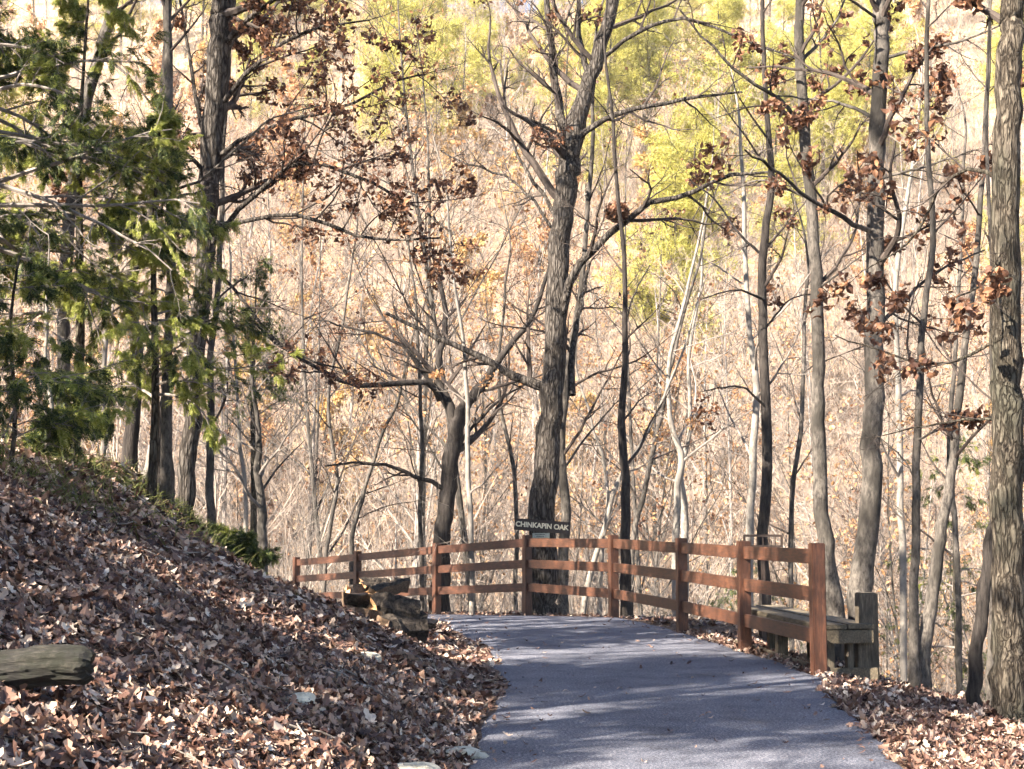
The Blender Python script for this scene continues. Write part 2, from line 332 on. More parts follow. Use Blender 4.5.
def hero(name,label,cat,Y,trunk,limbs=(),bark='bark_grey',twig='twig',nrand=8,rt=(.35,1),rlen=.22,extend=6.,leafy=.0,leafmat='deadleaf',leafn=5,group=None,lsize=.09,sub=(5,5,3),flare=1.35,lump=.02,forks=(),downgrow=True,bias=None,twl=1.0):
    """trunk: (px,py,width px[,depth offset]); limbs: (points, w0, w1, depth offset at tip, leafiness)"""
    def poly(pts,w0=None,w1=None,dy=0,k=14,Y0=None):
        Y0=Y if Y0 is None else Y0
        n=len(pts); out=[]
        for i,p in enumerate(pts): out.append(at(p[0],p[1],Y0+dy*i/(n-1)))
        out=resample(out,k); out[1:-1]+=rng.normal(size=(k-2,3))*np.linalg.norm(out[1]-out[0])*.05
        rad=np.linspace(w0,w1,k)/2*Y/F*.85; return out,rad
    tp=[at(p[0],p[1],Y) for p in trunk]; tr=[p[2]/2*Y/F*.86 for p in trunk]; thick=max(p[2] for p in trunk)>15
    g=ground_col(trunk[0][0],Y)
    base=g.copy(); 
    if tp[0][2]>g[2]+.1:
        base[0]=tp[0][0]; base[2]=hz(base[0],Y); tp.insert(0,base); tr.insert(0,tr[0]*flare)
    else: tp[0]=np.array([tp[0][0],Y,hz(tp[0][0],Y)]); tr[0]*=flare
    base=tp[0].copy()
    tp[0]=tp[0]-np.array([0,0,.25])
    if extend>0:
        d=nrm(tp[-1]-tp[-2]); d=nrm(d+np.array([0,0,.4])); tp.append(tp[-1]+d*extend*.5); tr.append(tr[-1]*.7); tp.append(tp[-1]+d*extend*.5+rng.normal(size=3)*.2); tr.append(tr[-1]*.35)
    k=max(18,len(tp)*4)
    TP=resample(tp,k); TR=np.maximum(np.interp(np.linspace(0,len(tp)-1,k),range(len(tp)),tr),.004)
    TP[2:-1]+=rng.normal(size=(k-3,3))*TR[2:-1,None]*.12
    tt=np.linspace(0,1,k)[:,None]; ph=rng.random((3,3))*6.28; TP=TP+sum(np.sin(tt*f+ph[q])*a_*min(1.,Y/24)*(.4 if thick else 1.) for q,(f,a_) in enumerate(((11,.035),(23,.02),(41,.01))))*np.clip(tt*6,0,1)*[1,1,0]
    root=empty(name,base); tag(root,label,cat,group)
    a=Acc(); tubes(a,TP[None],TR[None],12,lump=lump)
    BP=[];BR=[];LF=[]
    for L in limbs:
        P_,R_=poly(L[0],L[1],L[2],L[3]); BP.append(P_); BR.append(R_); LF.append(L[4] if len(L)>4 else leafy)
        a2=8 if L[1]>3 else 6
        tubes(a,P_[None],R_[None],a2,lump=lump)
    a.build('trunk',M[bark],root,smooth=True,origin=base)
    sets=[]
    if nrand:
        P1,R1=grow(TP[None],TR[None],nrand,rt[0],rt[1],58,rlen,.42,14,.10,.10,.4,rmin=.006,bias=bias)
        sets.append((P1,np.maximum(R1,.004),np.full(nrand,leafy)))
    if BP: sets.append((np.array(BP),np.array(BR),np.array(LF)))
    cr=Acc(); lf=Acc(); nl=0
    for si,(P1,R1,lv) in enumerate(sets):
        if si==0 and nrand: tubes(cr,P1,R1,6)
        P2,R2=grow(P1,R1,sub[0],.18,1,48,.42*twl,.6,8,.14,.06,.45,rmin=.004)
        P3,R3=grow(P2,R2,sub[1],.15,1,45,.45,.62,6,.16,.06,.4,rmin=.0028)
        P4,R4=grow(P3,R3,sub[2],.2,1,40,.5,.65,4,.15,.05,.4,rmin=.002)
        tubes(cr,P2,R2,5); tubes(cr,P3,R3,4); tubes(cr,P4,R4,3)
        on=np.repeat(rng.random(len(P2))<np.repeat(lv,sub[0]),sub[1]*sub[2])
        if on.any():
            p,d=pts_on(P4[on],leafn,.3); keep=rng.random(len(p))<.75; p=p[keep]
            p=p+rng.normal(size=p.shape)*.035; p[:,2]-=.03
            scatter(lf,SIMPLE,p,rotmats(len(p)),lsize*rng.uniform(.6,1.25,len(p))); nl+=len(p)
    if cr.n: cr.build('branches',M[twig],root,origin=base)
    if nl: lf.build('leaves',M[leafmat],root,origin=base)
    return root

# ------------------------------------------------------------------ ground sheet
def axis(lo,hi,step,far_lo,far_hi,g=1.12):
    a=list(np.arange(lo,hi,step)); s=step
    while a[-1]<far_hi: s=min(s*g,6); a.append(a[-1]+s)
    s=step; b=[]; x=lo
    while x>far_lo: s=min(s*g,6); x-=s; b.append(x)
    return np.array(b[::-1]+a)
xs=axis(-10,6,.14,-330,330); ys=axis(2.5,32,.14,-60,420)
X,Yg=np.meshgrid(xs,ys); Zg=height(X,Yg)-.0
V=np.stack([X,Yg,Zg],-1).reshape(-1,3); nx,ny=len(xs),len(ys)
j,i=np.meshgrid(np.arange(ny-1),np.arange(nx-1),indexing='ij'); b0=j*nx+i
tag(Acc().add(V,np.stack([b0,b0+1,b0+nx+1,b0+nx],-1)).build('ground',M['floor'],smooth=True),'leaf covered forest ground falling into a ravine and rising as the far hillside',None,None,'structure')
# paved path: a ribbon between its two edges, a real slab 5 cm thick lying in the ground
def along(poly,s):
    P=np.array(poly,float); d=np.concatenate([[0],np.cumsum(np.hypot(*np.diff(P,axis=0).T))]); return np.stack([np.interp(s,d,P[:,0]),np.interp(s,d,P[:,1])],-1),d
def edge_by(poly,vals):
    P=np.array(poly,float); return P
nS=420
Lp=resample(np.array([(*p,0) for p in LE[1:-1]],float),nS)[:,:2]; Rp_=resample(np.array([(*p,0) for p in PATHR[1:]],float),nS)[:,:2]
# match the two edges by arc length fraction of paired anchors
anchorsL=[(-.6,0),(-.5,6),(-.36,8.3),(-.2,12.2),(-.2,13.6),(-.38,16),(-.75,18.6),(-1.25,20.8),(-2.4,23.1),(-3.9,25.4),(-5.6,27.7),(-7.6,30.0),(-11,33),(-16,37),(-40,55)]
anchorsR=[(2.35,0),(2.3,6),(2.36,8.3),(2.72,12.2),(2.9,13.5),(2.62,16),(2.28,18.6),(1.6,21.7),(.35,24.4),(-1.3,26.8),(-3.05,29.4),(-4.7,32.1),(-8.6,36.2),(-18.5,44.5),(-42,64)]
AL=resample([(*p,0) for p in anchorsL],nS)[:,:2]; AR=resample([(*p,0) for p in anchorsR],nS)[:,:2]
wl=fbm(np.arange(nS)*.16,np.zeros(nS)+3)*.22; wr=fbm(np.arange(nS)*.16+50,np.zeros(nS)+9)*.14
AL[:,0]+=wl; AR[:,0]+=wr-.02
m_=26; t=np.linspace(0,1,m_)[None,:,None]; G=AL[:,None]*(1-t)+AR[:,None]*t
Zp=height(G[...,0],G[...,1])+.02; Zp=np.maximum(Zp, -.055*np.maximum(G[...,1]-21.5,0)+.012)
Zp[:,0]-=.06; Zp[:,-1]-=.06
V=np.concatenate([G,Zp[...,None]],-1).reshape(-1,3)
j,i=np.meshgrid(np.arange(nS-1),np.arange(m_-1),indexing='ij'); b0=j*m_+i
tag(Acc().add(V,np.stack([b0,b0+1,b0+m_+1,b0+m_],-1)).build('path',M['asphalt'],smooth=True),'grey asphalt footpath bending left around the bank',None,None,'structure')

# ------------------------------------------------------------------ fence
PX=[(816,543,129,13.55),(743,541,109,16.03),(681,538,94,18.6),(613,535,81,21.6),(527,535,72,24.25),(437,543,66,26.5),(358,551,60,29.1),(297,557,55,31.8)]
fence_pts=[]
for px,pt,h,Y in PX:
    p=at(px,521,Y); fence_pts.append(np.array([p[0],Y,hz(p[0],Y)]))
def box_v(c,s,ax=None):
    s=np.asarray(s)/2; v=np.array([[x,y,z] for z in(-1,1) for y in(-1,1) for x in(-1,1)],float)*s
    if ax is not None: v=v@np.asarray(ax)
    return v+np.asarray(c), [(0,2,3,1),(4,5,7,6),(0,1,5,4),(2,6,7,3),(0,4,6,2),(1,3,7,5)]
def board(name,mat,c,s,ax,parent,bev=.006,origin=None,jit=0.):
    """bevelled plank; ax rows are its local axes"""
    v,q=box_v((0,0,0),s); me=bpy.data.meshes.new(name); me.from_pydata([tuple(p) for p in v],[],q); me.materials.append(mat)
    o=bpy.data.objects.new(name,me); COL.objects.link(o)
    import bmesh
    b=bmesh.new(); b.from_mesh(me); bmesh.ops.bevel(b,geom=b.edges[:],offset=bev,segments=2,affect='EDGES'); 
    if jit: 
        for vv in b.verts: vv.co+=Vector([random.gauss(0,jit) for _ in range(3)])
    bmesh.ops.recalc_face_normals(b,faces=b.faces); b.to_mesh(me); b.free()
    A=Matrix([list(r) for r in np.asarray(ax).T]).to_4x4(); A.translation=Vector(c)
    if parent is not None:
        o.parent=parent; A.translation=Vector(c)-parent.location
    o.matrix_local=A; return o
fence=empty('wooden_fence',tuple(fence_pts[0])); tag(fence,'red brown stained three rail wooden fence curving round the overlook','fence')
PH=1.2; tops=[]
for n,p in enumerate(fence_pts):
    d=nrm((fence_pts[min(n+1,7)]-fence_pts[max(n-1,0)])*[1,1,0]); s=np.array([-d[1],d[0],0])
    top=at(PX[n][0],PX[n][1],PX[n][3])[2]; tops.append(top); bot=p[2]-.25
    o=board('post',M['post'],(p[0],p[1],(top+bot)/2),(.126,.126,top-bot),[d,s,[0,0,1]],fence,.008)
    if n in (0,): o['label']='thick end post nearest the bench'
zc=[.125,.475,.86]
for n in range(7):
    a=fence_pts[n].copy(); b=fence_pts[n+1].copy()
    for z in zc:
        A=a.copy(); B=b.copy(); A[2]=tops[n]-z; B[2]=tops[n+1]-z
        d=nrm(B-A); L=np.linalg.norm(B-A)-.126-.002; s=nrm(np.cross([0,0,1],d)); u=np.cross(d,s)
        board('rail',M['rail'],(A+B)/2,(L,.042,.138),[d,s,u],fence,.006)

# ------------------------------------------------------------------ bench beside the end post
BA=np.array([3.17,13.92,0]); BB=np.array([2.84,17.0,0]); bd=nrm(BB-BA); bs=np.array([bd[1],-bd[0],0]); BL=np.linalg.norm(BB-BA)
bench=empty('wooden_bench',(BA[0],BA[1],-.13)); tag(bench,'weathered grey plank bench with a tall corner post beyond the end fence post','bench')
def bpt(u,w,z): return BA+bd*u+bs*w+np.array([0,0,z])
ax=[bs,bd,[0,0,1]]
for w,dz in ((-.135,0),(.135,.004)):
    board('seat_plank',M['grey_wood'],bpt(BL/2,w,.425+dz),(.255,BL+.1,.045),ax,bench,.006)
board('end_board',M['grey_wood'],bpt(-.045,0,.335),(.50,.042,.125),ax,bench,.006)
board('end_board',M['grey_wood'],bpt(-.06,.01,-.03),(.54,.045,.15),ax,bench,.006)
board('side_board',M['grey_wood'],bpt(BL/2,-.25,.335),(.04,BL-.1,.13),ax,bench,.006)
board('side_board',M['grey_wood'],bpt(BL/2,-.27,-.02),(.045,BL-.05,.16),ax,bench,.006)
board('side_board',M['grey_wood'],bpt(BL/2,.25,.335),(.04,BL-.1,.13),ax,bench,.006)
for u in (.05,BL*.5,BL-.05):
    for w in (-.17,.17):
        board('leg',M['grey_post'],bpt(u,w,.09),(.11,.11,.60),ax,bench,.008)
board('leg',M['grey_post'],bpt(.045,.04,.09),(.06,.09,.60),ax,bench,.006)
board('corner_post',M['grey_post'],bpt(.14,.225,.28)+bs*.03,(.19,.13,.92),ax,bench,.01)

# ------------------------------------------------------------------ signs
def text_mesh(s,size,ext,mat,name,parent,loc,rot,off=0.0,space=1.0):
    cu=bpy.data.curves.new(name,'FONT'); cu.body=s; cu.size=size; cu.extrude=ext; cu.offset=off; cu.align_x='CENTER'; cu.align_y='CENTER'; cu.space_character=space
    o=bpy.data.objects.new(name,cu); COL.objects.link(o); bpy.context.view_layer.update()
    me=bpy.data.meshes.new_from_object(o.evaluated_get(bpy.context.evaluated_depsgraph_get())); bpy.data.objects.remove(o)
    me.materials.clear(); me.materials.append(mat); o=bpy.data.objects.new(name,me); COL.objects.link(o); o.parent=parent; o.location=loc; o.rotation_euler=rot; return o
OAKY=25.1
c=at(542,526,OAKY-.34)
sg=empty('name_sign',tuple(c)); tag(sg,'dark name board reading CHINKAPIN OAK fixed to the big central trunk','sign')
sg.rotation_euler=(0,R(4.5),0)
v,q=box_v((0,0,0),(.94,.03,.2)); o=Acc().add(v,q).build('board',M['sign'],sg)
text_mesh('CHINKAPIN OAK',.118,.004,M['letter'],'lettering',sg,(0,-.018,0),(R(90),0,0),.004,.98)
for sx in (-.43,.43):
    a=Acc(); P=np.array([[[sx,-.014,.06],[sx,-.024,.06]]]); tubes(a,P,np.array([[.01,.006]]),8); a.build('screw',M['metal'],sg)
c2=at(541,535.5,OAKY-.33)
pl=empty('small_plate',tuple(c2)); tag(pl,'small pale grey plate under the dark name board on the trunk','plaque')
v,q=box_v((0,0,0),(.29,.012,.085)); Acc().add(v,q).build('plate',M['plate'],pl)
a=Acc()
for r_,zz in ((.19,.018),(.14,-.016)):
    for k in range(int(r_/.022)): v,q=box_v((-r_/2+k*.022,-.0085,zz),(.014,.003,.016)); a.add(v,q)
a.build('markings',M['sign'],pl)

# small framed board beyond the second post
c3=at(763,541,19.2)
fb=empty('framed_board',(c3[0],c3[1],hz(c3[0],c3[1]))); tag(fb,'small dark slatted frame on a thin post beyond the fence, over the bench','sign frame')
z0=c3[2]-fb.location.z
def bb(nm,c,s,mt='sign'):
    v,q=box_v(c,s); Acc().add(v,q).build(nm,M[mt],fb)
bb('post',(.0,.03,z0/2-.15),(.05,.05,z0+.1)); 
for zz in (-.07,.07): bb('frame',(0,0,z0+zz),(.52,.03,.03))
for xx in (-.245,.245): bb('frame',(xx,0,z0),(.03,.03,.11))
for k in range(5): bb('slat',(-.16+k*.08,0,z0),(.014,.014,.108))

# ------------------------------------------------------------------ the named trees
OAKL=[
 ([(556,392),(530,382),(500,368),(470,352),(430,335),(386,313)],13,4,1.0,0),
 ([(560,330),(572,280),(598,245),(640,212),(690,190),(728,178),(770,172)],12,3,-1.5,.25),
 ([(566,170),(572,150),(560,136),(535,122),(516,114)],8,2.5,-.5,0),
 ([(572,146),(590,128),(620,112),(662,104),(705,96),(742,92)],9,2.5,-1.2,0),
 ([(568,165),(560,110),(552,60),(546,0),(540,-60)],13,5,.8,.1),
 ([(590,80),(580,40),(578,0),(570,-60)],9,3,.5,.1),
 ([(572,395),(574,340),(582,300),(590,262)],9,4,1.2,0),
 ([(600,60),(640,30),(690,20),(745,40),(800,60)],6,2,-1.5,.1),
 ([(558,220),(540,190),(520,160),(508,120),(500,60)],6,2,1.5,0),
 ([(560,240),(530,200),(510,178),(470,165),(440,150)],4,2,1,.3),
]
T=hero('oak_tree','tallest central oak with a thick dark forked trunk carrying the name board','tree',OAKY,
 [(545,600,34),(545,520,31),(547,450,29),(552,380,27),(556,300,25),(560,230,24),(566,180,27),(572,148,26),(588,90,19),(602,40,16),(614,-5,14)],
 OAKL,'bark_oak','twig',9,(.45,1),.17,7,.06,lump=.035,sub=(6,6,4))
# leaf nest in the oak
npos=at(617,212,OAKY-.9); a=Acc(); n=900; d=nrm(rng.normal(size=(n,3)))*(.13+.05*rng.random((n,1))); 
scatter(a,SIMPLE,npos+d*[1.1,1,.85],rotmats(n),.1*rng.uniform(.7,1.3,n)); tag(a.build('squirrel_nest',M['deadleaf'],origin=npos),'dark ball shaped leaf nest in the central oak limb','nest')

hero('forked_tree','dark forked tree with long drooping limbs left of the central oak','tree',27.6,
 [(440,560,20),(444,510,19),(450,470,19),(458,430,19),(466,405,14),(484,382,11),(500,358,8),(530,318,6),(548,270,4)],
 [([(458,432),(446,400),(438,380),(440,352),(446,320),(440,280)],13,5,0.6,0),
  ([(440,400),(425,382),(395,384),(350,384),(310,364),(280,345),(250,318)],8,3,-1.5,.12),
  ([(438,392),(400,345),(360,330),(318,320)],5,2,1,.15),
  ([(448,490),(420,478),(390,466),(355,463),(325,466)],6,2,-1,0),
  ([(450,455),(470,430),(500,400),(525,385)],5,2,1,0)],'bark_dark','twig',7,(.3,1),.3,1.5,.0,sub=(5,5,3))
hero('pole_tree','straight near black slender trunk right of the central oak','tree',23.2,
 [(626,560,12),(626,500,11),(625,420,9),(623,330,6.5),(621,235,5),(612,120,4)],
 [([(623,345),(632,300),(650,265)],3,1.5,.6,0),([(624,420),(640,400),(652,392)],2.5,1,.4,0)],'bark_dark','twig',8,(.3,1),.16,3,.0)
hero('slim_tree','slim pale trunk standing just behind the big oak','tree',26.6,
 [(562,600,13),(563,520,12),(564,440,10),(572,350,8),(585,250,6),(590,150,5)],[([(563,470),(600,420),(640,380)],3,1,1,0)],'bark_grey','twig',7,(.3,1),.2,4,.0)
hero('slim_tree','slim dark tree behind the fence post with brown leaf tiers','tree',20.2,
 [(764,600,14),(766,540,13),(768,440,12),(763,330,11),(763,250,10),(768,170,8),(766,90,6),(765,0,5)],
 [([(764,255),(740,235),(715,200),(690,180)],4,1.5,1,.5),([(765,300),(735,290),(700,300)],3.5,1,-1,.4),([(764,330),(790,300),(830,290)],3,1,.7,.5),
  ([(767,410),(745,388),(720,388),(700,392)],3.5,1,-.6,.3)],'bark_dark','twig',9,(.4,1),.14,4,.25)
hero('oak_tree','left one of the twin grey trunks rising behind the bench','tree',16.6,
 [(834,612,24),(829,560,20),(822,500,17),(818,420,16),(818,340,15),(812,230,14),(804,120,13),(800,40,12),(801,-10,11)],
 [([(806,140),(786,105),(750,80),(715,50),(680,10)],6,2,-.8,.2),([(812,200),(790,190),(760,180),(725,195)],4,1.5,.6,.3),
  ([(802,60),(830,30),(850,-10)],5,2,.5,.1),([(816,290),(850,265),(880,240)],3,1,-.6,.5)],'bark_grey','twig',8,(.5,1),.13,6,.2)
hero('oak_tree','right one of the twin grey trunks rising behind the bench, thicker one','tree',15.6,
 [(861,612,30),(866,540,25),(871,450,24),(874,380,23),(876,290,22),(877,200,20),(880,110,19),(881,30,18),(879,-10,17)],
 [([(876,235),(840,215),(805,195),(775,170),(745,150)],7,2,-1.2,.5),([(874,330),(905,300),(940,270),(985,250)],6,2,1,.3),([(880,60),(915,50),(965,40),(1010,20)],5,2,-.6,.2),
  ([(877,120),(845,105),(815,100),(770,95)],5,1.5,.8,.35),([(876,180),(930,165),(975,150)],4,1.5,-1,.35),
  ([(879,20),(850,0),(820,-5)],4,2,-.6,.1)],'bark_grey','twig',7,(.45,1),.12,6,.35,lsize=.10)
hero('slim_tree','thin grey tree right of the bench leaning slightly right','tree',13.6,
 [(912,692,13),(914,620,11),(917,520,10),(920,420,9),(924,330,8),(930,230,7),(925,120,6),(930,0,5)],
 [([(918,440),(950,425),(1000,415)],3,1,-.5,.2),([(916,480),(900,455),(870,430)],2.5,1,.5,.25)],'bark_grey','twig',8,(.35,1),.13,4,.2)
hero('leaning_tree','pale bare trunk leaning right behind the thin grey tree','tree',17.5,
 [(922,660,18),(932,600,15),(940,540,14),(952,470,11),(962,380,9),(975,260,7),(985,120,6)],[],'bark_grey','twig',8,(.4,1),.14,3,.0)
hero('oak_tree','large furrowed brown trunk at the right frame edge in full sun','tree',11.4,
 [(1012,706,44),(1010,640,40),(1009,560,38),(1008,470,37),(1007,380,36),(1006,290,34),(1006,200,33),(1008,110,31),(1012,30,29),(1014,-10,28)],
 [([(1007,330),(970,355),(930,365),(880,350),(835,335)],5,1.5,1.4,.35),([(1006,180),(975,170),(945,185),(910,240),(868,268)],6,2,1.5,.3),
  ([(1008,420),(960,420),(905,430),(870,440)],4,1,1,.1),([(1007,250),(980,285),(950,300)],4,1.5,-.5,.4)],'bark_brown','twig',4,(.75,1),.08,6,.3,lump=.03)
hero('broken_trunk','short dark split trunk beside the large furrowed trunk','dead trunk',12.6,
 [(975,700,17),(978,640,15),(984,590,16),(990,540,13),(993,520,6)],[],'bark_dark','twig',0,(0,1),.1,0,lump=.09)
hero('slim_tree','slender bent stem between the dark split trunk and big furrowed trunk','tree',13.2,
 [(992,700,12),(988,640,10),(994,570,9),(1000,500,7),(996,380,6),(990,250,5)],[],'bark_grey','twig',5,(.4,1),.12,3,.1)

# left bank
hero('oak_tree','thick grey trunk on the left bank spreading brown leafy limbs right','tree',18.6,
 [(186,492,21),(190,440,20),(196,370,20),(203,290,22),(206,240,22),(210,170,26),(216,90,29),(222,20,29),(224,-10,28)],
 [([(208,225),(240,222),(300,214),(350,235),(400,240),(440,238)],6,2,-1.6,.95),([(206,250),(250,200),(290,165),(340,170),(410,205),(455,235)],7,2,-1.2,.9),
  ([(212,160),(250,135),(300,118),(350,105),(400,80),(425,75)],6,2,-.8,.8),([(216,110),(260,60),(310,30),(370,20)],7,2,-1.4,.85),
  ([(205,265),(235,290),(270,335),(310,360),(350,372)],5,1.5,-.8,.25),([(210,180),(180,150),(120,150),(70,160)],6,2,-.8,.3),
  ([(218,50),(260,10),(310,-20)],8,3,-1,.9),([(212,150),(200,120),(190,60),(180,0)],7,3,.6,.2)],
 'bark_oak','twig',7,(.45,1),.12,6,.5,lsize=.085,sub=(9,6,4),leafn=5,lump=.03,flare=1.2)
hero('slim_tree','slim dark upright trunk rising from the bank through cedar foliage','tree',15.9,
 [(166,502,16),(167,450,14),(169,360,12),(170,250,11),(169,150,11),(168,50,10),(168,-10,10)],
 [([(169,190),(200,180),(235,150),(270,120),(320,105)],4,1.5,-.6,.4),([(168,180),(140,150),(100,140),(60,150)],3.5,1.5,.6,.2)],'bark_grey','twig',8,(.4,1),.12,4,.1)
hero('leaning_tree','dark trunk on the bank crest left of the slim upright one','tree',18.4,
 [(128,472,17),(133,420,16),(137,350,15),(130,280,14),(150,230,12),(160,130,10)],[],'bark_dark','twig',6,(.45,1),.14,4,.1)
hero('leaning_tree','slanting grey trunk crossing behind the cedars high on the left','tree',19.5,
 [(60,440,18),(62,380,16),(66,260,15),(78,150,14),(98,60,14),(114,0,13)],[([(100,50),(140,90),(180,150)],4,1.5,-.5,.2)],'bark_grey','twig',6,(.5,1),.14,5,.3)
hero('slim_tree','grey slender trunk right of the leafy bank oak','tree',21.5,
 [(211,505,10),(212,450,9),(211,390,8),(214,300,7),(222,200,6)],[],'bark_grey','twig',7,(.3,1),.16,4,.0)
hero('broken_trunk','short dark leaning trunk tangled behind the bank oak','dead trunk',17.6,
 [(156,488,13),(160,455,12),(158,420,11),(165,385,9)],[],'bark_dark','twig',0,(0,1),.1,0,lump=.08)
hero('broken_trunk','pale slanting dead stem propped beside the dark bank trunk','dead trunk',17.9,
 [(140,484,7),(150,450,7),(158,415,6),(166,380,5)],[],'bark_pale','twig',0,(0,1),.1,0,lump=.05)
hero('sapling','small bare grey tree with spreading twigs at the bank foot','sapling',24.5,
 [(262,545,12),(262,500,10),(260,460,8),(256,425,6),(252,380,4)],[([(262,490),(280,465),(305,440)],3.5,1,0.5,0),([(260,455),(240,430),(225,415)],3,1,-.5,0)],'bark_grey','twig_pale',10,(.2,1),.3,1.5,.0,sub=(6,5,3))
hero('sapling','crooked pale sapling on the bank under the cedars','sapling',12.6,
 [(40,502,7),(44,470,6),(47,430,6),(50,395,5),(48,340,4)],[([(46,425),(25,400),(5,385)],2.5,1,0.3,0)],'bark_pale','twig_pale',8,(.3,1),.25,1,.0)
# hillside-edge saplings seen through the middle of the picture
SAP=[(421,540,28.5,[(421,560,5),(423,470,5),(420,380,4),(412,290,3)],'thin dark upright sapling left of the forked tree'),
(468,560,26,[(472,560,6),(466,480,6),(470,400,5),(462,330,4),(450,250,3)],'pale thin sapling touching the forked tree trunk'),
(512,560,30,[(516,560,5),(512,470,5),(500,380,4),(505,300,3)],'thin sapling between the forked tree and the oak'),
(590,590,28,[(585,600,7),(598,540,6),(620,480,5),(650,430,4),(672,380,3)],'pale curving sapling leaning right beyond the oak'),
(605,590,30,[(600,600,6),(606,540,5),(604,470,4),(590,420,3)],'pale stem curving left beyond the black pole tree'),
(632,560,33,[(632,560,7),(645,490,6),(660,410,5),(676,350,4),(700,260,3)],'bowed sapling leaning right behind the black pole tree'),
(675,545,31,[(675,560,9),(678,500,8),(683,462,8),(670,420,6),(668,370,5),(680,310,4),(700,240,3)],'grey kinked sapling forking above the fence rail'),
(690,545,36,[(684,560,9),(684,500,8),(683,470,7),(690,420,5),(688,360,4),(700,280,3)],'pale straight sapling behind the kinked one'),
(750,540,27,[(748,560,10),(752,470,9),(755,380,8),(750,300,6),(742,190,5)],'grey sapling left of the leaf tiered slim tree'),
(796,540,30,[(792,600,6),(794,500,6),(800,400,5),(806,300,4)],'thin sapling seen between the slim tree and twin trunks'),
(905,440,25,[(902,560,8),(900,470,8),(896,380,7),(900,260,6),(915,150,4)],'grey sapling close to the right twin trunk'),
(945,520,24,[(958,640,7),(955,560,7),(950,470,6),(958,350,5),(962,200,4)],'upright sapling behind the leaning bare trunk'),
(244,520,27,[(244,540,5),(243,460,5),(238,400,4),(230,300,3)],'thin dark sapling left of the bare grey tree'),
(330,540,34,[(325,560,5),(335,480,5),(330,400,4),(345,310,3)],'faint sapling above the log pile'),
(352,540,30,[(352,560,6),(362,500,5),(380,440,4),(400,390,3)],'sapling leaning right above the second last fence post'),
(100,460,23,[(100,470,8),(103,420,7),(105,370,6),(110,280,5)],'grey sapling left of the dark crest trunk')]
for (_,_,Y,tr,lab) in SAP:
    pale='pale' in lab or 'grey' in lab
    hero('sapling',lab,'sapling',Y,tr,[],'bark_pale' if pale else 'bark_grey','twig_pale' if pale else 'twig',9,(.25,1),.22,2.5,.03,leafmat='tanleaf',sub=(5,4,3),flare=1.1,lsize=.07)

# ------------------------------------------------------------------ cedars
def cedar(name,label,px,Y,h,rad,z0,nb=46,dens=1.0,lean=(0,0),light=.3,group=None,X=None):
    b=ground_col(px,Y) if X is None else np.array([X,Y,hz(X,Y)])
    root=empty(name,tuple(b)); tag(root,label,'tree',group)
    k=12; P=np.array([b+[lean[0]*t*h+.03*math.sin(t*7),lean[1]*t*h,t*h] for t in np.linspace(-.02,1,k)]); Rd=np.linspace(.075*h/6,.01,k)
    a=Acc(); tubes(a,P[None],Rd[None],8,lump=.05)
    P1,R1=grow(P[None],Rd[None],nb,z0,1,78,rad/h,.4,9,.09,.02,.72,rmin=.005); P1=P1.copy()
    sag=np.linspace(0,1,9)[None,:]**2*.25*rad*rng.uniform(.2,1.3,(nb,1)); P1[:,:,2]-=sag
    P2,R2=grow(P1,R1,8,.2,1,42,.42,.6,6,.12,-.05,.4,rmin=.003)
    P3,R3=grow(P2,R2,5,.15,1,38,.45,.6,4,.12,-.08,.4,rmin=.002)
    a.build('trunk',M['bark_brown'],root,smooth=True,origin=b)
    br=Acc(); tubes(br,P1,R1,5); tubes(br,P2,R2,4); tubes(br,P3,R3,3); br.build('branches',M['twig_pale'],root,origin=b)
    on=rng.random(len(P1))>.12
    sel=np.repeat(on,8*5)&(rng.random(len(P3))<.85)
    n=max(1,int(round(12*dens))); p,d=pts_on(P3[sel],n,.1); d=d+np.array([0,0,-.45])+rng.normal(size=d.shape)*.35
    # some sprays have sunlight painted in as a yellower, brighter needle colour
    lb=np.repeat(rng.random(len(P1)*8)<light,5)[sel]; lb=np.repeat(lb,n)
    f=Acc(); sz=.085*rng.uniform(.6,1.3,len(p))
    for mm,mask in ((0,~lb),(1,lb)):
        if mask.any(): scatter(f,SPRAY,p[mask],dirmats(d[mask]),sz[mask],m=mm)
    f.build('foliage',[M['cedar'],M['cedarlight']],root,origin=b)
    return root
cedar('cedar_tree','tall dark green cedar filling the left frame edge',-30,13.6,7.6,1.75,.2,66,1.3,light=.15)
cedar('cedar_tree','yellow green drooping cedar before the slim bank trunk',150,14.7,4.3,1.2,.28,44,1.0,light=.85)
cedar('cedar_tree','middle cedar with bright sprays between the left edge and bank trunks',72,14.9,5.0,1.35,.3,44,.9,light=.85)
cedar('cedar_tree','low cedar sapling with pale bare twigs low on the bank edge',8,11.2,1.7,.9,.15,26,.6,light=.3)
cedar('cedar_tree','very small green cedar seedling on the bank crest',70,12.8,.9,.5,.1,18,.8,light=.3)
cedar('cedar_tree','tiny green cedar seedling hanging over the right end of the bank crest',236,16.6,.42,.36,.05,20,.8,light=.15)
cedar('cedar_tree','dark thin cedar bough tree in the ravine before the slim tree',742,33,6.5,2.4,.45,22,.35,light=.0)
cedar('cedar_tree','thin green cedar beyond the thin grey tree at right',955,27,8.5,1.9,.45,26,.4,light=.2)
cedar('cedar_tree','distant slight cedar seen beneath the leafy bank oak limbs',252,27.5,6.8,1.5,.55,20,.4,light=.0)

